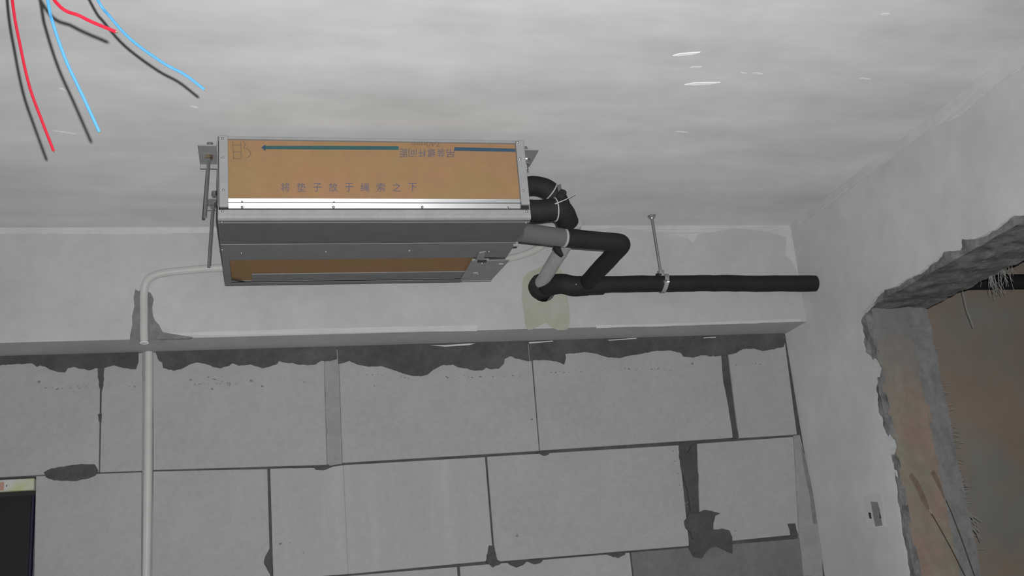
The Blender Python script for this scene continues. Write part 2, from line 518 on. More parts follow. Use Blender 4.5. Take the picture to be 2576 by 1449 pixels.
def soffit_edge(x0, x1):
    """top edge of the packing mortar, tight under the beam, as image points from right to left"""
    return None
def band(px, xa, xb):
    pts = [ony(YB - .004, p) for p in px]
    out = [Vector((pts[0].x if xa is None else xa, YB - .004, ZB)) ]
    bottoms = []
    for i, p in enumerate(pts):
        bottoms.append(p)
        if i + 1 < len(pts):
            q = pts[i + 1]
            nseg = max(1, int((q - p).length / .006))
            for k in range(1, nseg):
                c = p.lerp(q, k / nseg)
                bottoms.append(c + Vector((0, 0, noise.noise(c * 140) * .0022)))
    poly = [Vector((pts[0].x, YB - .004, ZB - .0005))] + bottoms + [Vector((pts[-1].x, YB - .004, ZB - .0005))]
    return build('packing_mortar', prism(poly, (0, .012, 0)), MT['mortar'], wall_back)
band([(-1500, 975), (-900, 945), (-420, 930), (0, 918), (80, 913), (92, 922), (100, 918), (112, 921), (125, 929), (145, 935), (163, 936), (170, 925), (185, 922), (205, 927),
      (225, 931), (240, 925), (262, 925), (285, 918), (310, 925), (342, 928), (348, 910)], None, None)
band([(392, 888), (398, 905), (408, 911), (410, 925), (437, 932), (455, 928), (475, 917), (495, 911), (515, 914), (535, 922), (555, 926), (575, 920), (585, 913),
      (600, 919), (615, 918), (630, 916), (650, 922), (662, 926), (680, 921), (697, 915), (702, 907), (715, 911), (735, 912), (755, 917), (780, 917),
      (795, 916), (808, 907), (830, 907), (848, 902)], None, None)
band([(851, 915), (865, 912), (880, 907), (900, 917), (930, 922), (960, 920), (985, 928), (1010, 937), (1035, 944), (1060, 946), (1075, 942), (1090, 930),
      (1110, 919), (1140, 916), (1150, 922), (1170, 926), (1190, 931), (1215, 931), (1224, 924), (1235, 928), (1255, 927), (1268, 915), (1270, 902),
      (1285, 895), (1300, 902), (1332, 908)], None, None)
band([(1334, 908), (1345, 905), (1370, 905), (1400, 908), (1420, 916), (1424, 900), (1422, 890), (1440, 888), (1475, 885), (1500, 889), (1530, 898), (1560, 900),
      (1590, 893), (1620, 888), (1650, 882), (1690, 881), (1715, 888), (1720, 896), (1745, 899), (1765, 893), (1800, 896), (1816, 894), (1830, 893), (1850, 888),
      (1870, 877), (1900, 876), (1920, 882), (1945, 878), (1972, 872), (1976, 858), (1972, 850)], None, None)
smear('mortar_smear', [(110, 1188), (130, 1178), (175, 1171), (205, 1167), (238, 1168), (247, 1183), (240, 1196), (215, 1205), (185, 1210), (135, 1208), (115, 1200)])
smear('mortar_smear', [(785, 1173), (825, 1168), (835, 1175), (815, 1183), (795, 1182)])
smear('mortar_smear', [(679, 1378), (685, 1449), (688, 1462), (676, 1440), (664, 1418), (667, 1400)])
smear('mortar_smear', [(1230, 1372), (1243, 1372), (1251, 1408), (1262, 1416), (1240, 1428), (1222, 1412), (1227, 1390)])
smear('joint_mortar', [(1709, 1120), (1722, 1123), (1731, 1140), (1738, 1122), (1748, 1116), (1752, 1140), (1750, 1160), (1758, 1195), (1757, 1215), (1752, 1250), (1752, 1286),
                       (1738, 1288), (1734, 1255), (1725, 1215), (1715, 1185), (1709, 1150)])
smear('mortar_smear', [(1735, 1291), (1748, 1292), (1756, 1291), (1770, 1283), (1790, 1285), (1812, 1291), (1800, 1297), (1795, 1315), (1795, 1332), (1820, 1330), (1835, 1334),
                       (1842, 1350), (1843, 1392), (1836, 1390), (1805, 1375), (1790, 1377), (1775, 1390), (1765, 1405), (1745, 1400), (1733, 1380), (1735, 1360), (1745, 1358),
                       (1738, 1340), (1725, 1328), (1722, 1310)], proud=.004)
smear('joint_mortar', [(1815, 893), (1828, 890), (1838, 985), (1859, 1101), (1843, 1104), (1843, 1090), (1832, 1020), (1819, 950)], proud=.0015)
smear('mortar_smear', [(1268, 1412), (1290, 1424), (1300, 1428), (1315, 1422), (1325, 1413), (1345, 1420), (1360, 1416), (1368, 1407)])
smear('mortar_smear', [(1525, 1394), (1555, 1404), (1572, 1396), (1574, 1389)])
smear('mortar_smear', [(1982, 1318), (2000, 1316), (2003, 1330), (2008, 1345), (1990, 1348), (1987, 1332)])
smear('mortar_smear', [(246, 926), (262, 924), (260, 968), (256, 985), (250, 975)], proud=.002)
smear('mortar_smear', [(246, 1042), (256, 1040), (255, 1062), (248, 1060)], proud=.002)
smear('mortar_smear', [(1350, 1138), (1375, 1136), (1390, 1133), (1378, 1145), (1366, 1146)], proud=.002)
tag(smear('corner_mortar', [(1997, 1096), (2012, 1094), (2040, 1215), (2062, 1325), (2070, 1449), (2022, 1449), (2011, 1345), (2003, 1210)], 'fill', proud=.002),
    'smooth filler in the corner beside the blocks')
smear('corner_mortar', [(2016, 1120), (2026, 1150), (2040, 1215), (2048, 1255), (2056, 1318), (2046, 1316), (2038, 1250), (2022, 1170)], 'mortar_grey', proud=.004)
tag(smear('chase_fill', [(359, 872), (386, 872), (383, 1449), (381, 1600), (356, 1600), (357, 1449)], 'fill', proud=-.0035, thick=.005), 'filled groove for the conduit')
tag(smear('chase_fill', [(815, 880), (851, 879), (861, 1166), (823, 1172)], 'fill', proud=-.001, thick=.008), 'filled groove between two blocks')
# small pits and holes with crumbs on the blocks
random.seed(3)
for (x, y) in [(338, 972), (98, 960), (533, 978), (632, 958), (765, 961), (942, 970), (1126, 950), (1206, 948), (1290, 945), (1398, 937), (1338, 1055), (1742, 915), (705, 1368), (1301, 1348), (1850, 1335), (1582, 928), (480, 955), (660, 972)]:
    c = ony(YB - .0008, (x, y)); r = random.uniform(.002, .0042)
    pts = [c + Vector((math.cos(k * math.pi / 4) * r * random.uniform(.7, 1.3), 0, math.sin(k * math.pi / 4) * r * random.uniform(.5, 1))) for k in range(8)]
    build('mortar_crumb', prism(pts, (0, .002, 0)), MT['mortar_grey'], wall_back)

b = bmesh.new(); random.seed(5)
for (xa, ya, xb, yb_, n_) in ((115, 977, 250, 974, 12), (305, 975, 330, 972, 3), (480, 968, 600, 966, 16), (520, 945, 575, 968, 8), (1120, 948, 1310, 946, 16), (1000, 948, 1035, 950, 4), (905, 940, 960, 944, 4),
                              (1385, 938, 1465, 932, 8), (1520, 928, 1690, 930, 16), (1850, 918, 1925, 915, 5), (1690, 1130, 1720, 1250, 8), (1725, 1260, 1735, 1280, 4), (700, 1340, 780, 1400, 4)):
    for k in range(n_):
        t = random.random()
        c = ony(YB - .0005, (xa + (xb - xa) * t + random.uniform(-3, 3), ya + (yb_ - ya) * t + random.uniform(-3, 3))); r = random.uniform(.0006, .0022)
        add_prism(b, [c + Vector((math.cos(q) * r * 1.5, 0, math.sin(q) * r * .7)) for q in (0, 1.1, 2.3, 3.4, 4.4, 5.4)], Vector((0, .0015, 0)))
tag(build('pit_specks', b, MT['mortar_grey'], wall_back), kind='stuff')
for px in ([(1082, 868), (1120, 868), (1180, 864), (1196, 864), (1180, 868), (1120, 872)], [(1330, 861), (1390, 857), (1392, 859), (1332, 864)], [(1530, 855), (1600, 850), (1602, 852), (1532, 857)], [(1770, 849), (1800, 847), (1801, 849), (1771, 851)]):
    build('putty_sliver', prism([ony(YB - .006, p) for p in px], (0, .003, 0)), MT['putty'], wall_back)

# ------------------------------------------------------------------ window in the block wall
win = tag(empty('window_1', (wx0 - .55, YB + .1, wz0)), 'dark window with a pale film-covered head beside the lowest blocks', 'window', kind=S)
hd = box(wx_l + .002, wx0 - .004, YB + .004, YB + .145, wz1 - .004, wz1 - .001)
ztx = ony(YB, (60, 1236)).z
bm = box(wx_l, wx0 - .005, YB + .006, YB + .03, ztx + .003, wz1 - .002)
tag(build('head_profile', bm, MT['film'], win, bevel=.002), 'pale head profile wrapped in film')
build('tape_mark', box(ony(YB, (-30, 1215)).x, ony(YB, (9, 1215)).x, YB + .0045, YB + .007, ztx + .006, wz1 - .008), MT['orange'], win)
c_ = ony(YB + .002, (18, 1222))
build('screw', tube([c_ + Vector((0, .006, 0)), c_, c_ - Vector((0, .001, 0))], [.003, .003, .0015], 8), MT['chrome'], win, smooth=True)
build('gasket', box(wx_l, wx0 - .004, YB + .012, YB + .05, ztx - .010, ztx + .002), MT['dark'], win, bevel=.002)
build('sash_frame', box(wx0 - .012, wx0 - .004, YB + .014, YB + .06, wz0, ztx - .008), MT['navy'], win, bevel=.002)
build('sash_frame', box(wx_l, wx_l + .012, YB + .014, YB + .06, wz0, ztx - .008), MT['navy'], win, bevel=.002)
build('sash_frame', box(wx_l, wx0 - .004, YB + .014, YB + .06, wz0, wz0 + .04), MT['navy'], win, bevel=.002)
build('pane', box(wx_l + .012, wx0 - .012, YB + .028, YB + .036, wz0 + .04, ztx - .010), MT['glass'], win)
build('outer_shutter', box(wx_l, wx0, .40, .44, wz0, wz1), MT['dark'], win)

# ------------------------------------------------------------------ right wall with the broken opening
JY, LZ, OY = -.300, 2.388, -1.32
PT = .016
top_px = [(2600, 533), (2560, 543), (2545, 543), (2520, 562), (2503, 575), (2480, 588), (2465, 596), (2448, 602), (2415, 602), (2411, 622), (2408, 630), (2388, 631), (2370, 634), (2357, 648),
          (2350, 658), (2335, 666), (2320, 680), (2308, 690), (2290, 697), (2270, 708), (2252, 720), (2235, 726), (2220, 729), (2207, 744), (2197, 755), (2186, 768), (2170, 785), (2163, 806)]
jam_px = [(2166, 838), (2168, 862), (2176, 888), (2190, 903), (2204, 925), (2200, 950), (2198, 972), (2201, 1000), (2206, 1030), (2213, 1062), (2222, 1085), (2228, 1098), (2238, 1108), (2242, 1125), (2236, 1145),
          (2240, 1165), (2244, 1190), (2247, 1220), (2252, 1250), (2254, 1262), (2258, 1300), (2264, 1340), (2270, 1360), (2275, 1400), (2280, 1425), (2282, 1449)]
def rag(pts, amp=.003):
    out = []
    for a, b in zip(pts, pts[1:]):
        nseg = max(1, int((b - a).length / .008))
        for k in range(nseg):
            c = a.lerp(b, k / nseg)
            out.append(c + (Vector((0, noise.noise(c * 90), noise.noise(c * 90 + Vector((5, 5, 5)))) ) * amp if k else Vector((0, 0, 0))))
    out.append(pts[-1])
    return out
edge = [onx(XR, p) for p in top_px] + [onx(XR, p) for p in jam_px]
edge = rag(edge)
zl = edge[0].z
poly = [Vector((XR, YB + .25, .0)), Vector((XR, YB + .25, HC)), Vector((XR, YF, HC)), Vector((XR, YF, 0)), Vector((XR, OY - .02, 0))]
poly += rag([Vector((XR, OY - .02, 0)), Vector((XR, OY - .01, .8)), Vector((XR, OY - .03, 1.6)), Vector((XR, OY, 2.3)), Vector((XR, OY + .03, zl + .01))])[1:]
poly += edge
poly += rag([edge[-1], Vector((XR, JY + .006, 1.2)), Vector((XR, JY + .004, .6)), Vector((XR, JY + .005, 0))])[1:]
wall_right = tag(build('wall_right', prism(poly, (PT, 0, 0)), MT['plaster']), 'grey plastered wall with a rough broken opening into the next room', 'wall', kind=S)
fx = lambda p: Vector((XR - .0008, onx(XR - .0008, p).y, min(onx(XR - .0008, p).z, HC - .0005)))
putty(fx, [(2005, 545), (2200, 385), (2400, 235), (2640, 30)],
      [(2005, 570), (2080, 520), (2200, 430), (2330, 330), (2420, 290), (2500, 215), (2560, 180), (2640, 110)], (.001, 0, 0), wall_right)
# wall core, behind the plaster skin
bm = bmesh.new()
add_box(bm, XR + PT, XR + WT - .004, JY + .012, YB + .25, 0, HC)
add_box(bm, XR + PT, XR + WT - .004, YF, OY - .012, 0, HC)
add_box(bm, XR + PT, XR + WT - .004, OY - .012, JY + .012, LZ + .036, HC)
tag(build('wall_core', bm, MT['rough'], wall_right), 'broken masonry inside the wall')
# rough reveals: lintel underside, jamb in three strips
xo, xi = XR + PT * .5, XR + WT
bm = bmesh.new()
V = Vector
add_rough(bm, V((xo, OY - .02, LZ + .012)), V((xi, OY - .02, LZ)), V((xi, JY + .02, LZ)), V((xo, JY + .02, LZ + .006)), 20, 90, V((0, 0, 1)), .006, 22, 5)
add_rough(bm, V((xo, OY - .02, LZ + .042)), V((xo, OY - .02, LZ + .008)), V((xo, JY + .03, LZ + .002)), V((xo, JY + .03, LZ + .042)), 8, 90, V((1, 0, 0)), .006, 25, 6)
tag(build('lintel_underside', bm, MT['rough'], wall_right, smooth='all'), 'dark broken concrete over the opening')
def strip(name, fa, fb, m, amp, dy=0, z0=0, z1=LZ + .01, seed=0, nu=10):
    b = bmesh.new()
    xa, xb = xo + (xi - xo) * fa, xo + (xi - xo) * fb
    add_rough(b, V((xa, JY + dy, z0)), V((xb, JY + dy, z0)), V((xb, JY + dy, z1)), V((xa, JY + dy, z1)), nu, 170, V((0, 1, 0)), amp, 22, seed)
    return build(name, b, MT[m], wall_right, smooth='all')
tag(strip('jamb_arris', 0, .11, 'rough', .007, .0, seed=1, nu=6), 'crumbling plaster edge of the opening')
tag(strip('clay_reveal', .07, .72, 'clay', .004, .001, seed=2), 'brownish clay side of the opening')
tag(strip('mortar_edge', .67, 1.0, 'mortar_grey', .005, -.003, seed=4, nu=12), 'grey mortar edge of the opening')
b = bmesh.new()
add_rough(b, V((xo, JY - .003, 2.30)), V((xo, JY + .05, 2.30)), V((xo, JY + .05, LZ + .045)), V((xo, JY - .003, LZ + .045)), 16, 26, V((1, 0, 0)), .006, 35, 8)
add_rough(b, V((xo, JY - .003, 1.4)), V((xo, JY + .03, 1.4)), V((xo, JY + .03, 2.31)), V((xo, JY - .003, 2.31)), 8, 110, V((1, 0, 0)), .005, 35, 8)
build('broken_edge', b, MT['rough'], wall_right, smooth='all')
b = bmesh.new()
add_rough(b, V((xo, OY, 0)), V((xi, OY, 0)), V((xi, OY, LZ)), V((xo, OY, LZ)), 10, 60, V((0, -1, 0)), .005, 22, 12)
build('jamb_far', b, MT['rough'], wall_right, smooth='all').name = 'jamb_rough_side'
# glass-fibre mesh threads hanging from the inner edges
b = bmesh.new(); random.seed(11)
def hair(p, d, L_, r=.0004):
    q = p + d * L_ * .5 + V((random.uniform(-.004, .004), random.uniform(-.004, .004), 0)); 
    add_tube(b, [p, q, p + d * L_ + V((random.uniform(-.008, .008), random.uniform(-.01, .01), -.003))], r, 4, cap=False)
for k in range(46):
    yy = random.choice([random.gauss(-.64, .012), random.gauss(-.645, .025), random.gauss(-.60, .02), random.gauss(-.585, .004)])
    hair(V((xi - .004, yy, LZ + .004)), V((random.uniform(-.15, .1), random.uniform(-.3, .25), -1)).normalized(), random.uniform(.015, .062))
hair(V((xi - .004, -.47, LZ)), V((0, -.05, -1)).normalized(), .10, .0007)
for k in range(70):
    zz = random.choice([random.uniform(1.7, 2.3), random.gauss(2.02, .03), random.gauss(1.90, .02)])
    hair(V((xi - .006, JY - .004, zz)), V((.35, -1, random.uniform(-.2, .2))).normalized(), random.uniform(.006, .028))
for k in range(9):
    hair(V((xi - .01, JY - .004, 1.80 + .006 * k)), V((.2, -.8, -.9)).normalized(), random.uniform(.03, .06), .0007)
tag(build('mesh_threads', b, MT['thread'], wall_right), 'frayed glass-fibre threads', kind='stuff')

# two wires poking out of the jamb
for a_px, b_px, nm in (((2340, 1288), (2428, 1449), 'bent tie wire poking out of the clay side of the opening, with a pale tip'),
                       ((2378, 1255), (2452, 1449), 'darker tie wire poking out beside the mortar edge of the opening')):
    A = ony(JY - .002, a_px); 
    Bq = ony(JY - .035, b_px)
    C = Bq + (Bq - A) * .5 + V((0, -.01, -.02))
    pth = catmull([A + V((0, .02, .0)), A, A.lerp(Bq, .5) + V((0, -.004, 0)), Bq, C], 6)
    t = tag(empty('tie_wire', A), nm, 'wire')
    build('wire_shaft', tube(pth, .0014, 6), MT['wire'], t, smooth=True)
    if 'pale' in nm:
        build('wire_tip', tube([A + V((-.004, -.002, .006)), A + V((.002, -.004, -.004))], .0024, 6), MT['thread'], t, smooth=True)
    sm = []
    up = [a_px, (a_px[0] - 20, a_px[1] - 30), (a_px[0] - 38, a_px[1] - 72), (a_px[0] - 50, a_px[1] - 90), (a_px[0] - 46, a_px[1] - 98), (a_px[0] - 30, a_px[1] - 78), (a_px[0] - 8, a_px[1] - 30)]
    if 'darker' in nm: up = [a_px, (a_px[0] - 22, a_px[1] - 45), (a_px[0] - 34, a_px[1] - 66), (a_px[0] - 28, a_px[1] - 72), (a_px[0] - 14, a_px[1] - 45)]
    build('dark_smear', prism([ony(JY - .006, p) for p in up], (0, .006, 0)), mat('brown_smear', (.17, .125, .095), .95, fine=.2, fscale=40), wall_right)  # dark brown smear shape on the jamb above the wire

# switch box patched into the right wall
sb = tag(empty('switch_box', onx(XR, (2198, 1325))), 'roughly patched wall box with a grey insert beside the broken opening', 'switch box')
def rw(pts, x, t, name, m, bev=0):
    return build(name, prism([onx(x, p) for p in pts], (t, 0, 0)), MT[m], sb, bevel=bev)
b = bmesh.new()
outer = [onx(XR - .003, p) for p in ((2172, 1248), (2216, 1240), (2222, 1265), (2226, 1325), (2200, 1330), (2180, 1328), (2174, 1290))]
add_prism(b, outer, V((.0035, 0, 0)))
tag(build('mortar_surround', b, MT['plaster'], sb, bevel=.001), 'pale mortar patch')
rw([(2190, 1262), (2206, 1263), (2212, 1280), (2219, 1322), (2202, 1324), (2196, 1295)], XR - .0045, .003, 'insert', 'mortar_grey')
rw([(2184, 1289), (2190, 1290), (2192, 1305), (2187, 1304)], XR - .004, .002, 'cable_hole', 'dark')
rw([(2212, 1288), (2216, 1304), (2213, 1304)], XR - .0052, .001, 'gap', 'dark')

# ------------------------------------------------------------------ the neighbouring room
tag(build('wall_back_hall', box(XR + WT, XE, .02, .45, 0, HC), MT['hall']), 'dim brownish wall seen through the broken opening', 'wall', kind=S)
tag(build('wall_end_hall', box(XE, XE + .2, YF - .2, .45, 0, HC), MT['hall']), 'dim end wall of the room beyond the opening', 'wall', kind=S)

# ------------------------------------------------------------------ fan coil unit
X0, X1, Y0, Y1, ZL, ZH = -.082, .607, -.614, -.150, 2.535, 2.731
un = tag(empty('fan_coil_unit', (.262, (Y0 + Y1) / 2, ZL)), 'galvanised ducted fan coil unit with a cardboard-covered outlet under the ceiling', 'fan coil')
T = .0015
def ub(name, x0, x1, y0, y1, z0, z1, m='galv', bevel=0, parent=un, label=None):
    o = build(name, box(min(x0, x1), max(x0, x1), y0, y1, z0, z1), MT[m], parent, bevel=bevel)
    if label: tag(o, label)
    return o
yA, yBk = -.458, -.350     # seams of the underside
ub('side_panel', X0, X0 + T, Y0 + .004, Y1, ZL + .001, ZH - .001)
ub('side_panel', X1 - T, X1, Y0 + .004, Y1, ZL + .001, ZH - .001)
ub('top_panel', X0, X1, Y0 + .004, Y1, ZH - T, ZH)
ub('rear_panel', X0, X1, Y1 - T, Y1, ZL, ZH)
ub('bottom_front_panel', X0 + .001, X1 - .001, Y0 + .008, yA - .001, ZL, ZL + T, 'galv_dark', label='dark galvanised front sheet of the underside')
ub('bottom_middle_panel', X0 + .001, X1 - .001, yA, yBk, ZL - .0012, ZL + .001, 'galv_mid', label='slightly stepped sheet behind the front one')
# front rolled lip
zf1 = ony(Y0, (930, 527)).z; zf0 = ony(Y0, (930, 541)).z
ub('lower_flange', X0, X1, Y0, Y0 + .010, zf0, zf1, bevel=.001)
bm = bmesh.new()
prof = [(Y0 + .001, zf0), (Y0 + .003, zf0 - .006), (Y0 + .009, ZL + .001), (Y0 + .02, ZL - .0008), (Y0 + .02, ZL + .004), (Y0 + .008, zf0)]
add_prism(bm, [V((X0, a, c)) for a, c in prof], V((X1 - X0, 0, 0)))
build('rolled_lip', bm, MT['galv'], un)
# vertical flanges of the outlet
lf = ub('left_flange', X0 + .003, ony(Y0, (574, 430)).x, Y0 - .001, Y0 + .012, zf1 + .006, ZH, bevel=.001)
ub('corner_gap', X0 + .004, ony(Y0, (574, 430)).x, Y0 + .006, Y0 + .016, zf1 - .002, zf1 + .02, 'dark')
xr0 = ony(Y0, (1304, 430)).x
ub('right_flange', xr0, X1, Y0 - .001, Y0 + .012, zf1 + .012, ZH, bevel=.001)
ub('corner_gap', xr0 - .001, X1 - .002, Y0 + .006, Y0 + .016, zf1 - .002, zf1 + .02, 'dark')
ub('top_flange', X0 + .02, xr0, Y0 + .002, Y0 + .014, ZH - .006, ZH, bevel=.001)
# bright rail below the cardboard
zr1, zr0 = ony(Y0, (930, 503)).z, ony(Y0, (930, 527)).z
xa, xb = ony(Y0, (575, 515)).x, ony(Y0, (1308, 515)).x
bm = bmesh.new()
zm = (zr0 + zr1) / 2 + .002
prof = [(Y0 - .001, zr0 + .001), (Y0 - .002, zr0 + .002), (Y0 - .0055, zm - .001), (Y0 - .0040, zm), (Y0 - .0060, zm + .001), (Y0 - .0095, zr1 - .001), (Y0 - .0085, zr1), (Y0 + .012, zr1), (Y0 + .012, zr0 + .001)]
add_prism(bm, [V((xa, a, c)) for a, c in prof], V((xb - xa, 0, 0)))
rail = tag(build('outlet_rail', bm, MT['alu'], un), 'bright aluminium rail below the cardboard')
# screws
def screw(px, y=None, z=None, parent=un, r=.0032):
    if y is not None:
        c = ony(y, px); d = V((0, -1, 0))
    else:
        c = onz(z, px); d = V((0, 0, -1))
    return build('screw', tube([c - d * .002, c + d * .0012, c + d * .0026, c + d * .0030], [r, r, r * .7, r * .2], 8), MT['chrome'], parent, smooth='all')
for p in ((560, 349), (561, 397), (562, 478), (560, 531)): screw(p, y=Y0 - .0012)
for p in ((1302, 358), (1307, 400), (1316, 480), (1325, 532)): screw(p, y=Y0 - .0012)
for p in ((609, 521), (839, 521), (1062, 521), (1277, 523)): screw(p, y=Y0 - .0042, parent=rail)
for p in ((609, 507), (840, 508)): screw(p, y=Y0 - .0088, parent=rail, r=.002)
for p in ((558, 559), (559, 628), (607, 636), (820, 633), (1030, 630), (1230, 632), (1323, 560)): screw(p, z=ZL - .0012, r=.0028)
# cardboard closing the outlet
yc = Y0 + .010
zc1 = ony(yc, (930, 356)).z
card = tag(ub('cardboard_sheet', X0 + .01, X1 - .006, yc, yc + .004, zr0 + .004, zc1, 'card'), 'brown printed cardboard closing the outlet')
bm = bmesh.new()
add_prism(bm, [V((X0 + .02, yc, zc1 - .0005)), V((X0 + .02, yc + .02, ZH - .004)), V((X0 + .02, yc + .024, ZH - .004)), V((X0 + .02, yc + .004, zc1 - .0005))], V((xr0 - X0 - .02, 0, 0)))
tag(build('cardboard_fold', bm, MT['card'], un), 'folded upper edge of the cardboard')
yp = yc - .0004
def bar(px, m):
    return build('printed_bar', prism([ony(yp, p) for p in px], (0, .0005, 0)), MT[m], card)
bar([(664, 367), (800, 367), (1003, 368), (1003, 377), (800, 376), (664, 375)], 'ink_teal')
bar([(1143, 370), (1296, 374), (1296, 382), (1143, 379)], 'ink_blue')
bar([(657, 371), (668, 363), (668, 380)], 'ink_blue')
def glyph(s):
    c = bpy.data.curves.new('tmp', 'FONT'); c.body = s; c.size = 1
    o = bpy.data.objects.new('tmp', c); COL.objects.link(o)
    dg = bpy.context.evaluated_depsgraph_get(); dg.update()
    me = o.evaluated_get(dg).to_mesh()
    vs = [v.co.copy() for v in me.vertices]; fs = [list(p.vertices) for p in me.polygons]
    o.evaluated_get(dg).to_mesh_clear()
    bpy.data.objects.remove(o); bpy.data.curves.remove(c)
    return vs, fs
def lettering(items, m, name='printed_lettering'):
    """items: (string, x0, y0, x1, y1) image boxes; x0>x1 and y0>y1 turns the text upside down"""
    b = bmesh.new()
    for s, x0, y0, x1, y1 in items:
        vs, fs = glyph(s)
        mnx, mxx = min(v.x for v in vs), max(v.x for v in vs); mny, mxy = min(v.y for v in vs), max(v.y for v in vs)
        nv = []
        for v in vs:
            u = (v.x - mnx) / max(1e-6, mxx - mnx); t = (v.y - mny) / max(1e-6, mxy - mny)
            nv.append(b.verts.new(ony(yp, (x0 + (x1 - x0) * u, y1 + (y0 - y1) * t))))
        for f in fs:
            try: b.faces.new([nv[i] for i in f])
            except ValueError: pass
    return build(name, b, MT[m], card)
lettering([(c, x - 11, 460, x + 11, 482) for c, x in zip('将垫子放于绳索之下', (718, 758, 798, 838, 878, 918, 958, 998, 1038))], 'ink_grey')
lettering([(c, x + 10, 395, x - 10, 374) for c, x in zip('吊装螺杆间距', (1133, 1109, 1085, 1062, 1038, 1015))], 'ink_grey')
lettering([('740mm', 1108, 369, 1034, 356.5)], 'ink_brown')
b = bmesh.new()
def line(p, q, w_=1.6):
    A, B = ony(yp, p), ony(yp, q); d = (B - A).normalized(); s = V((-d.z, 0, d.x)) * w_ / 2 / 1120
    add_prism(b, [A + s, B + s, B - s, A - s], V((0, .0005, 0)))
for yy in (365, 382, 399): line((586, yy), (606, yy))
line((585, 356), (588, 399)); line((606, 356), (607, 399))
build('printed_ladder', b, MT['ink_brown'], card)
b = bmesh.new()
arc = [(612, 356), (618, 364), (613, 372), (624, 375), (631, 384), (628, 393), (619, 397)]
for p, q in zip(arc, arc[1:]): line(p, q)
build('printed_curve', b, MT['ink_brown'], card)
# underside return opening
ox0, ox1, oy0, oy1 = -.066, .525, yBk, -.172
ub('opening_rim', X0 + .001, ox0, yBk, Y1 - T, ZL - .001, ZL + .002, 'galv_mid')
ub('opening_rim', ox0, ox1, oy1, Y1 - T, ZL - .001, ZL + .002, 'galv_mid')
ub('opening_side', ox0 - T, ox0, oy0, oy1, ZL, ZL + .010, 'galv_dark')
ub('opening_side', ox0, ox1, oy1, oy1 + T, ZL, ZL + .010, 'galv_dark')
ub('opening_side', ox0, ox1, oy0 - T, oy0, ZL, ZL + .010, 'galv_dark')
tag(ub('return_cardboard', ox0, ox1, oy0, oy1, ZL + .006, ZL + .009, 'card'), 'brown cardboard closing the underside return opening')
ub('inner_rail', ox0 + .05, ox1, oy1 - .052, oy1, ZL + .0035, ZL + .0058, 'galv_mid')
build('cable_strap', prism([onz(ZL + .002, p) for p in ((572, 700), (600, 704), (625, 711), (646, 711), (646, 715), (622, 715), (598, 708), (572, 704))], (0, 0, .0008)), MT['dark'], un)
# plate at the right of the opening with tabs
bm = bmesh.new()
pl = [onz(ZL - .003, p) for p in ((1187, 656), (1283, 654), (1236, 705), (1158, 706))]
add_prism(bm, pl, V((0, 0, .002)))
plate = tag(build('terminal_plate', bm, MT['galv'], un, bevel=.0006), 'plain plate at the end of the return opening')
for q in ([(1205, 637), (1222, 633), (1217, 655), (1198, 654)], [(1190, 688), (1203, 687), (1198, 700), (1184, 701)]):
    build('bent_tab', prism([onz(ZL - .006, p) for p in q], (0, 0, .003)), MT['galv'], plate, bevel=.0006)
build('latch_slot', prism([onz(ZL - .0062, p) for p in ((1201, 656), (1224, 655), (1224, 660), (1201, 661))], (0, 0, .002)), MT['dark'], plate)
screw((1213, 661), z=ZL - .0062, parent=plate, r=.002); screw((1202, 689), z=ZL - .006, parent=plate, r=.002)
for p in ((1296, 613), (1259, 660)):
    c = onz(ZL + .001, p)
    build('edge_clip', box(c.x - .006, c.x + .007, c.y - .004, c.y + .004, ZL - .006, ZL + .006), MT['galv'], un, bevel=.001)
# hanger brackets
def bracket(cx, cy, side):
    bt = 2.7185; hw = .052 if cy < -.4 else .026
    b = bmesh.new()
    xin = X0 if side < 0 else X1
    xo_ = xin + side * .042
    add_box(b, min(xin, xo_), max(xin, xo_), cy - hw, cy + hw, bt, bt + .003)
    add_box(b, min(xin, xin + side * .002), max(xin, xin + side * .002), cy - hw, cy + hw, bt - .012, bt + .010)
    add_box(b, min(xin, xo_), max(xin, xo_), cy + hw - .004, cy + hw, bt - .01, bt)
    return build('hanger_bracket', b, MT['galv'], un)
YR1, YR2 = -.535, -.250
for sd in (-1, 1):
    for yy in (YR1, YR2): bracket(0, yy, sd)

def rod(top, bot, label, zb=2.7175, nut='brass', foot=True):
    t = tag(empty('threaded_rod', bot), label, 'rod', 'hanger rods of the fan coil unit')
    b = bmesh.new()
    n = 90
    pth = [top.lerp(bot, k / n) for k in range(n + 1)]
    add_tube(b, pth, [.0040 if k % 2 else .0034 for k in range(n + 1)], 8)
    build('rod_shaft', b, MT['steel'], t, smooth=True)
    d = (bot - top).normalized()
    c = top + d * ((zb - top.z) / d.z)
    build('nut', add_hex(bmesh.new(), c, d, .0085, .007), MT[nut], t)
    build('washer', tube([c - d * .0015, c + d * .0005], .011, 14), MT['steel'], t)
    build('lock_nut', add_hex(bmesh.new(), c + d * .0078, d, .008, .005), MT['steel'], t)
    build('ceiling_anchor', tube([top, top + d * .012], .007, 10), MT['steel'], t, smooth=True)
    return t
def lean(px_a, px_b, y):
    a = ony(y, px_a); b_ = ony(y, px_b)
    d = (b_ - a)
    return a + d * ((HC - a.z) / d.z), b_
a, b_ = lean((527, 379), (516, 548), YR1)
rod(a, b_, 'threaded rod with a brass nut on the unit corner away from the pipes', 2.7175)
a, b_ = lean((537, 520), (527, 671), YR2)
rod(a, b_, 'threaded rod hanging down past the white conduit end of the unit', 2.7175, nut='steel')
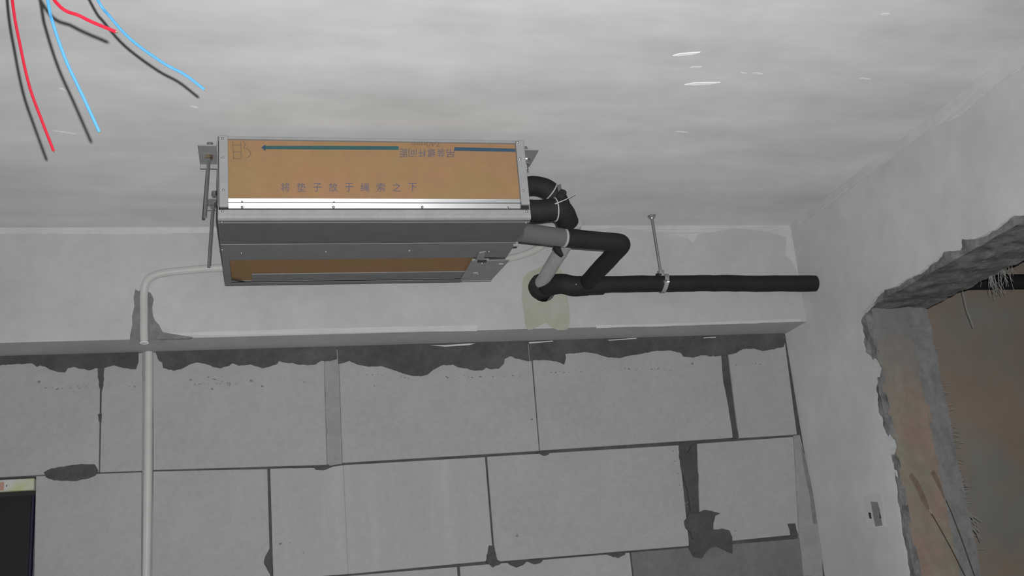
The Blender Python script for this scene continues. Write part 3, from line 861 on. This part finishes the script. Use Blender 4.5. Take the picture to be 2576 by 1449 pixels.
for yy, lb in ((YR1, 'short threaded rod at the outlet end of the unit beside the black pipes'), (YR2, 'threaded rod hidden behind the black pipe connections of the unit')):
    rod(V((X1 + .022, yy, HC)), V((X1 + .022, yy, 2.69 if yy == YR1 else 2.66)), lb, 2.7175, nut='steel')

# ------------------------------------------------------------------ pipes
YM = -.088
mp = tag(empty('drain_main_pipe', ony(YM, (1460, 735))), 'long black foam-insulated pipe running along the beam into the right wall', 'pipe')
ex = [(1500, 717), (1580, 715), (1668, 713), (1780, 712), (1900, 713), (2000, 713), (2055, 713)]
pts = [ony(YM, p) for p in ex]
p0 = ony(YM, (1452, 719))
run = [hole_c + V((0, .10, 0)), hole_c + V((0, -.028, 0)), hole_c + V((.03, YM + .005, -.006)), p0 + V((-.01, 0, -.002))] + pts
last = pts[-1]
run.append(last + V((.10, 0, -.002)))
run.append(V((XE - .2, YM, last.z - .018)))
pth = dense(smooth_path(run[:4] + [p0 + V((.03, 0, 0))], .045, 8), .012)
bm = tube(pth, .0285, 18, wob=.002, seed=2)
tag(build('elbow_sleeve', bm, MT['foam'], mp, smooth=True), 'foam-wrapped elbow entering the beam')
pth = dense([p0 + V((-.012, 0, -.003))] + pts + run[-2:], .02)
tag(build('pipe_sleeve', tube(pth, .0235, 18, wob=.0018, seed=5), MT['foam'], mp, smooth=True), 'black foam sleeve')
build('tee_sleeve', tube(dense([p0 + V((-.006, 0, -.002)), p0 + V((.075, 0, 0))], .01), .0262, 18, wob=.0015, seed=8), MT['foam'], mp, smooth=True)
build('foam_end_face', tube([hole_c + V((-.012, -.034, .004)), hole_c + V((-.012, -.004, .004))], .033, 18, wob=.003, seed=1), MT['foam'], mp, smooth=True)
c = ony(YM - .026, (1449, 716)); build('rivet', tube([c, c + V((0, -.003, 0))], .002, 6), MT['thread'], mp)

# drain branch: grey hose, black pipe with elbow back to the main pipe
db = tag(empty('drain_branch_pipe', V((.72, -.47, 2.52))), 'black foam pipe with a sharp elbow joining the grey drain hose to the main pipe', 'pipe')
zd = 2.543
A = onz(zd, (1418, 598)); B = onz(zd, (1569, 611)); Cc = V((ony(YM, (1468, 718)).x + .006, YM, 2.541))
bm = tube(dense(smooth_path([A, B, Cc], .022, 8), .012), .0228, 18, wob=.0015, seed=4)
tag(build('foam_sleeve', bm, MT['foam'], db, smooth=True), 'black foam sleeve')
gh = tag(empty('drain_hose', V((.66, -.485, 2.52))), 'short grey drain hose between the unit and the black branch pipe', 'hose')
S0 = V((X1 + .001, onz(zd, (1305, 588)).y, zd + .004))
build('hose_body', tube(dense([S0, A + (A - B).normalized() * -.002], .012), .0232, 18, wob=.001), MT['wrapdark'], gh, smooth=True)
build('hose_cuff', tube([A + (A - B).normalized() * .003, A + (A - B).normalized() * -.003], .0238, 18), MT['wrap'], gh, smooth=True)

# two insulated water connections
def conn(px_path, ys, r, label, tie_at, tail, seed, cap_px=None):
    pts = [ony(y, p) for p, y in zip(px_path, ys)]
    t = tag(empty('water_connection', pts[0]), label, 'pipe')
    pth = dense(smooth_path(pts, .035, 8), .008)
    build('foam_sleeve', tube(pth, r, 16, wob=.003, seed=seed), MT['foam'], t, smooth=True)
    # tie ring
    L = [0]
    for a_, b__ in zip(pth, pth[1:]): L.append(L[-1] + (b__ - a_).length)
    i = min(range(len(pth)), key=lambda k: abs(L[k] - L[-1] * tie_at))
    d = (pth[min(i + 1, len(pth) - 1)] - pth[i - 1]).normalized()
    u = d.orthogonal().normalized(); s = d.cross(u)
    b = bmesh.new()
    rr = r * 1.03
    add_tube(b, [pth[i] + (u * math.cos(k * math.pi / 10) + s * math.sin(k * math.pi / 10)) * rr for k in range(21)], .0016, 6, cap=False)
    tie = build('cable_tie', b, MT['tie'], t, smooth=True)
    if tail:
        p, q = ony(tail[2], tail[0]), ony(tail[2] - .01, tail[1])
        build('tie_tail', tube([p, p.lerp(q, .5) + V((0, 0, -.002)), q], [.0015, .0011, .0008], 6), MT['tie'], t, smooth=True)
    return t
conn([(1316, 470), (1350, 466), (1392, 482), (1412, 520)], [-.455, -.455, -.45, -.435], .0242,
     'upper black foam-wrapped water connection on the side of the unit', .62, None, 3)
conn([(1316, 528), (1362, 532), (1416, 524), (1428, 560)], [-.50, -.51, -.515, -.47], .0272,
     'lower black foam-wrapped water connection bound with a pale cable tie', .55, ((1396, 513), (1450, 487), -.54), 6)
# valve actuator lump behind the upper connection
va = tag(empty('valve_handle', ony(-.47, (1412, 510))), 'small dark valve handle between the two water connections', 'valve')
build('valve_lever', prism([ony(-.475, p) for p in ((1402, 466), (1411, 462), (1413, 476), (1406, 486))], (0, .012, 0)), MT['wrapdark'], va, bevel=.001)
build('valve_body', prism([ony(-.48, p) for p in ((1404, 484), (1412, 474), (1424, 477), (1427, 484), (1418, 502), (1408, 508), (1398, 503))], (0, .03, 0)), MT['foam'], va, bevel=.003)

# white wrapped pipe going back to the hole in the beam
wp = tag(empty('wrapped_pipe', hole_c + V((0, -.1, -.03))), 'pale grey wrapped pipe sloping from the water connections into the beam hole', 'pipe')
q0 = ony(-.425, (1446, 560)); q1 = ony(-.36, (1428, 605)); q2 = hole_c + V((-.010, -.020, .010))
bm = tube(dense([q0, q1, q2 + V((0, .03, 0))], .02), .0192, 16, wob=.001)
build('wrap_sleeve', bm, MT['wrap'], wp, smooth=True)
c0 = q1.lerp(q2, .13); c1 = q1.lerp(q2, .21)
build('black_collar', prism([ony(c0.y - .03, p) for p in ((1394, 617), (1408, 615), (1419, 643), (1412, 640), (1400, 630))], (0, .02, 0)), MT['foam'], wp, bevel=.002)
build('wrap_seam', tube([q1.lerp(q2, .2), q1.lerp(q2, .235)], .0197, 16), MT['wrap'], wp, smooth=True)

# pipe hanger with split clamp
htop = onz(HC, (1639, 542)); hc = ony(YM, (1670, 713))
ph = tag(empty('pipe_hanger', hc), 'threaded rod and clamp hanging the long black pipe from the ceiling', 'pipe hanger')
nb = ony(-.085, (1662, 683))
n = 90; pth = [htop.lerp(nb, k / n) for k in range(n + 1)]
build('rod_shaft', tube(pth, [.0044 if k % 2 else .0038 for k in range(n + 1)], 8), MT['steel'], ph, smooth=True)
dn = (nb - htop).normalized()
build('anchor_nut', add_hex(bmesh.new(), htop + dn * .001, dn, .0095, .008), MT['steel'], ph)
build('anchor_washer', tube([htop, htop + dn * .002], .0125, 14), MT['galv'], ph)
build('lower_nut', add_hex(bmesh.new(), nb - dn * .002, dn, .0095, .012), MT['steel'], ph)
b = bmesh.new()
ax = V((1, 0, .0)).normalized()
for w_ in (0,):
    rr = .0252
    ringp = [hc + V((0, math.cos(a), math.sin(a))) * rr for a in [k * 2 * math.pi / 28 for k in range(28)]]
    sh = V((.0062, 0, 0))
    tilt = lambda p: V((.006 * (p.z - hc.z) / rr, 0, 0))
    A_ = [b.verts.new(p - sh + tilt(p)) for p in ringp]; B_ = [b.verts.new(p + sh + tilt(p)) for p in ringp]
    C_ = [b.verts.new(hc + (p - hc) * 1.07 - sh + tilt(p)) for p in ringp]; D_ = [b.verts.new(hc + (p - hc) * 1.07 + sh + tilt(p)) for p in ringp]
    for k in range(28):
        j = (k + 1) % 28
        for q in ((A_, B_), (B_, D_), (D_, C_), (C_, A_)):
            b.faces.new((q[0][k], q[0][j], q[1][j], q[1][k]))
clamp = build('clamp_ring', b, MT['galv'], ph, smooth=True)
build('clamp_neck', prism([ony(YM - .012, p) for p in ((1657, 688), (1669, 686), (1679, 695), (1680, 704), (1666, 702))], (0, .02, 0)), MT['galv'], ph, bevel=.001)
build('rubber_liner', tube([ony(YM - .008, (1651, 692)), ony(YM - .008, (1663, 692))], .005, 10), MT['foam'], ph, smooth=True)
c = ony(YM - .027, (1669, 709))
build('clamp_bolt', tube([c, c + V((.010, -.002, .003))], .0042, 8), MT['chrome'], ph, smooth=True)
build('bolt_tail', tube([c + V((.009, 0, 0)), c + V((.017, -.003, -.001))], .0024, 8), MT['chrome'], ph, smooth=True)

# ------------------------------------------------------------------ conduits
cu = tag(empty('conduit_pipe', ony(-.004, (363, 860))), 'white plastic conduit curving along the beam behind the unit', 'conduit')
cp = [(363, 863), (362, 830), (362, 780), (362, 740), (366, 715), (380, 697), (410, 687), (460, 681), (550, 674), (760, 668), (1000, 662), (1235, 655), (1290, 648), (1335, 634), (1365, 617), (1385, 598)]
pth = catmull([ony(-.006 if i < 4 else (-.013 if i < 6 else -.0125), p) for i, p in enumerate(cp)], 6)
build('conduit_tube', tube(pth, .0102, 14, cap=True), MT['pvc'], cu, smooth=True)
e0, e1 = pth[0], pth[1]
d = (e0 - e1).normalized(); u = V((1, 0, 0)); s = d.cross(u)
b = bmesh.new()
add_tube(b, [e0 + (u * math.cos(k * math.pi / 12) + s * math.sin(k * math.pi / 12)) * .0105 for k in range(25)], .0010, 6, cap=False)
tag(build('conduit_mouth', b, MT['white'], cu, smooth=True), 'open lower rim of the conduit')
cl = tag(empty('conduit_pipe', ony(YB - .004, (368, 1449))), 'white plastic conduit set upright in a filled groove of the block wall', 'conduit')
lp = [ony(YB - .003, p) for p in ((374, 868), (374, 950), (373, 1050), (372, 1200), (370, 1330), (368, 1449))]
dd = (lp[-1] - lp[0]).normalized()
lp = lp + [V((lp[-1].x + .004, YB - .003, 1.0)), V((lp[-1].x + .004, YB - .003, .3))]
lp[0].z = ZB - .001
build('conduit_tube', tube(dense(lp, .05), .0100, 14), MT['pvc'], cl, smooth=True)

# ------------------------------------------------------------------ ceiling wires
jb = V((-.30, -1.52, HC))
box_o = tag(empty('junction_box', jb), 'white plastic ceiling box from which the loose wires hang', 'junction box')
build('box_body', tube([jb, jb + V((0, 0, -.035))], .045, 20), MT['junction'], box_o, smooth=True)
build('box_rim', tube([jb + V((0, 0, -.033)), jb + V((0, 0, -.037))], [.048, .046], 20), MT['junction'], box_o, smooth=True)
def wire(px, t0, t1, m, start, label, g):
    n_ = len(px)
    pts = [deep(t0 + (t1 - t0) * i / (n_ - 1), p) for i, p in enumerate(px)]
    P_ = [start + V((0, 0, .0)), start.lerp(pts[0], .6) + (pts[0] - pts[1]).normalized() * .05] + pts
    w_ = tag(empty('electric_wire', pts[-1]), label, 'wire', g)
    pth = catmull(P_, 8)
    build('insulation', tube(pth, .0018, 8), MT[m], w_, smooth=True)
    d_ = (pth[-1] - pth[-2]).normalized()
    build('copper_end', tube([pth[-1] - d_ * .001, pth[-1] + d_ * .002], .0009, 6), MT['brass'], w_, smooth=True)
z0 = jb.z - .034
wire([(30, -10), (52, 120), (75, 220), (104, 300), (135, 380)], 1.32, 1.36, 'red', V((jb.x - .012, jb.y, z0)), 'red wire hanging nearly straight down, longest of the ceiling wires', 'loose ceiling wires')
wire([(118, -10), (132, 55), (165, 150), (205, 235), (250, 332)], 1.22, 1.26, 'blue', V((jb.x, jb.y + .01, z0)), 'light blue wire hanging steeply between the two red wires', 'loose ceiling wires')
wire([(128, -12), (205, 42), (291, 80)], 1.12, 1.13, 'red', V((jb.x + .01, jb.y - .01, z0)), 'short red wire jutting sideways from the ceiling bunch', 'loose ceiling wires')
wire([(238, -14), (275, 40), (330, 100), (410, 158), (465, 188), (514, 225)], 1.30, 1.36, 'blue', V((jb.x + .014, jb.y + .006, z0)), 'light blue wire arching out sideways toward the fan coil unit', 'loose ceiling wires')
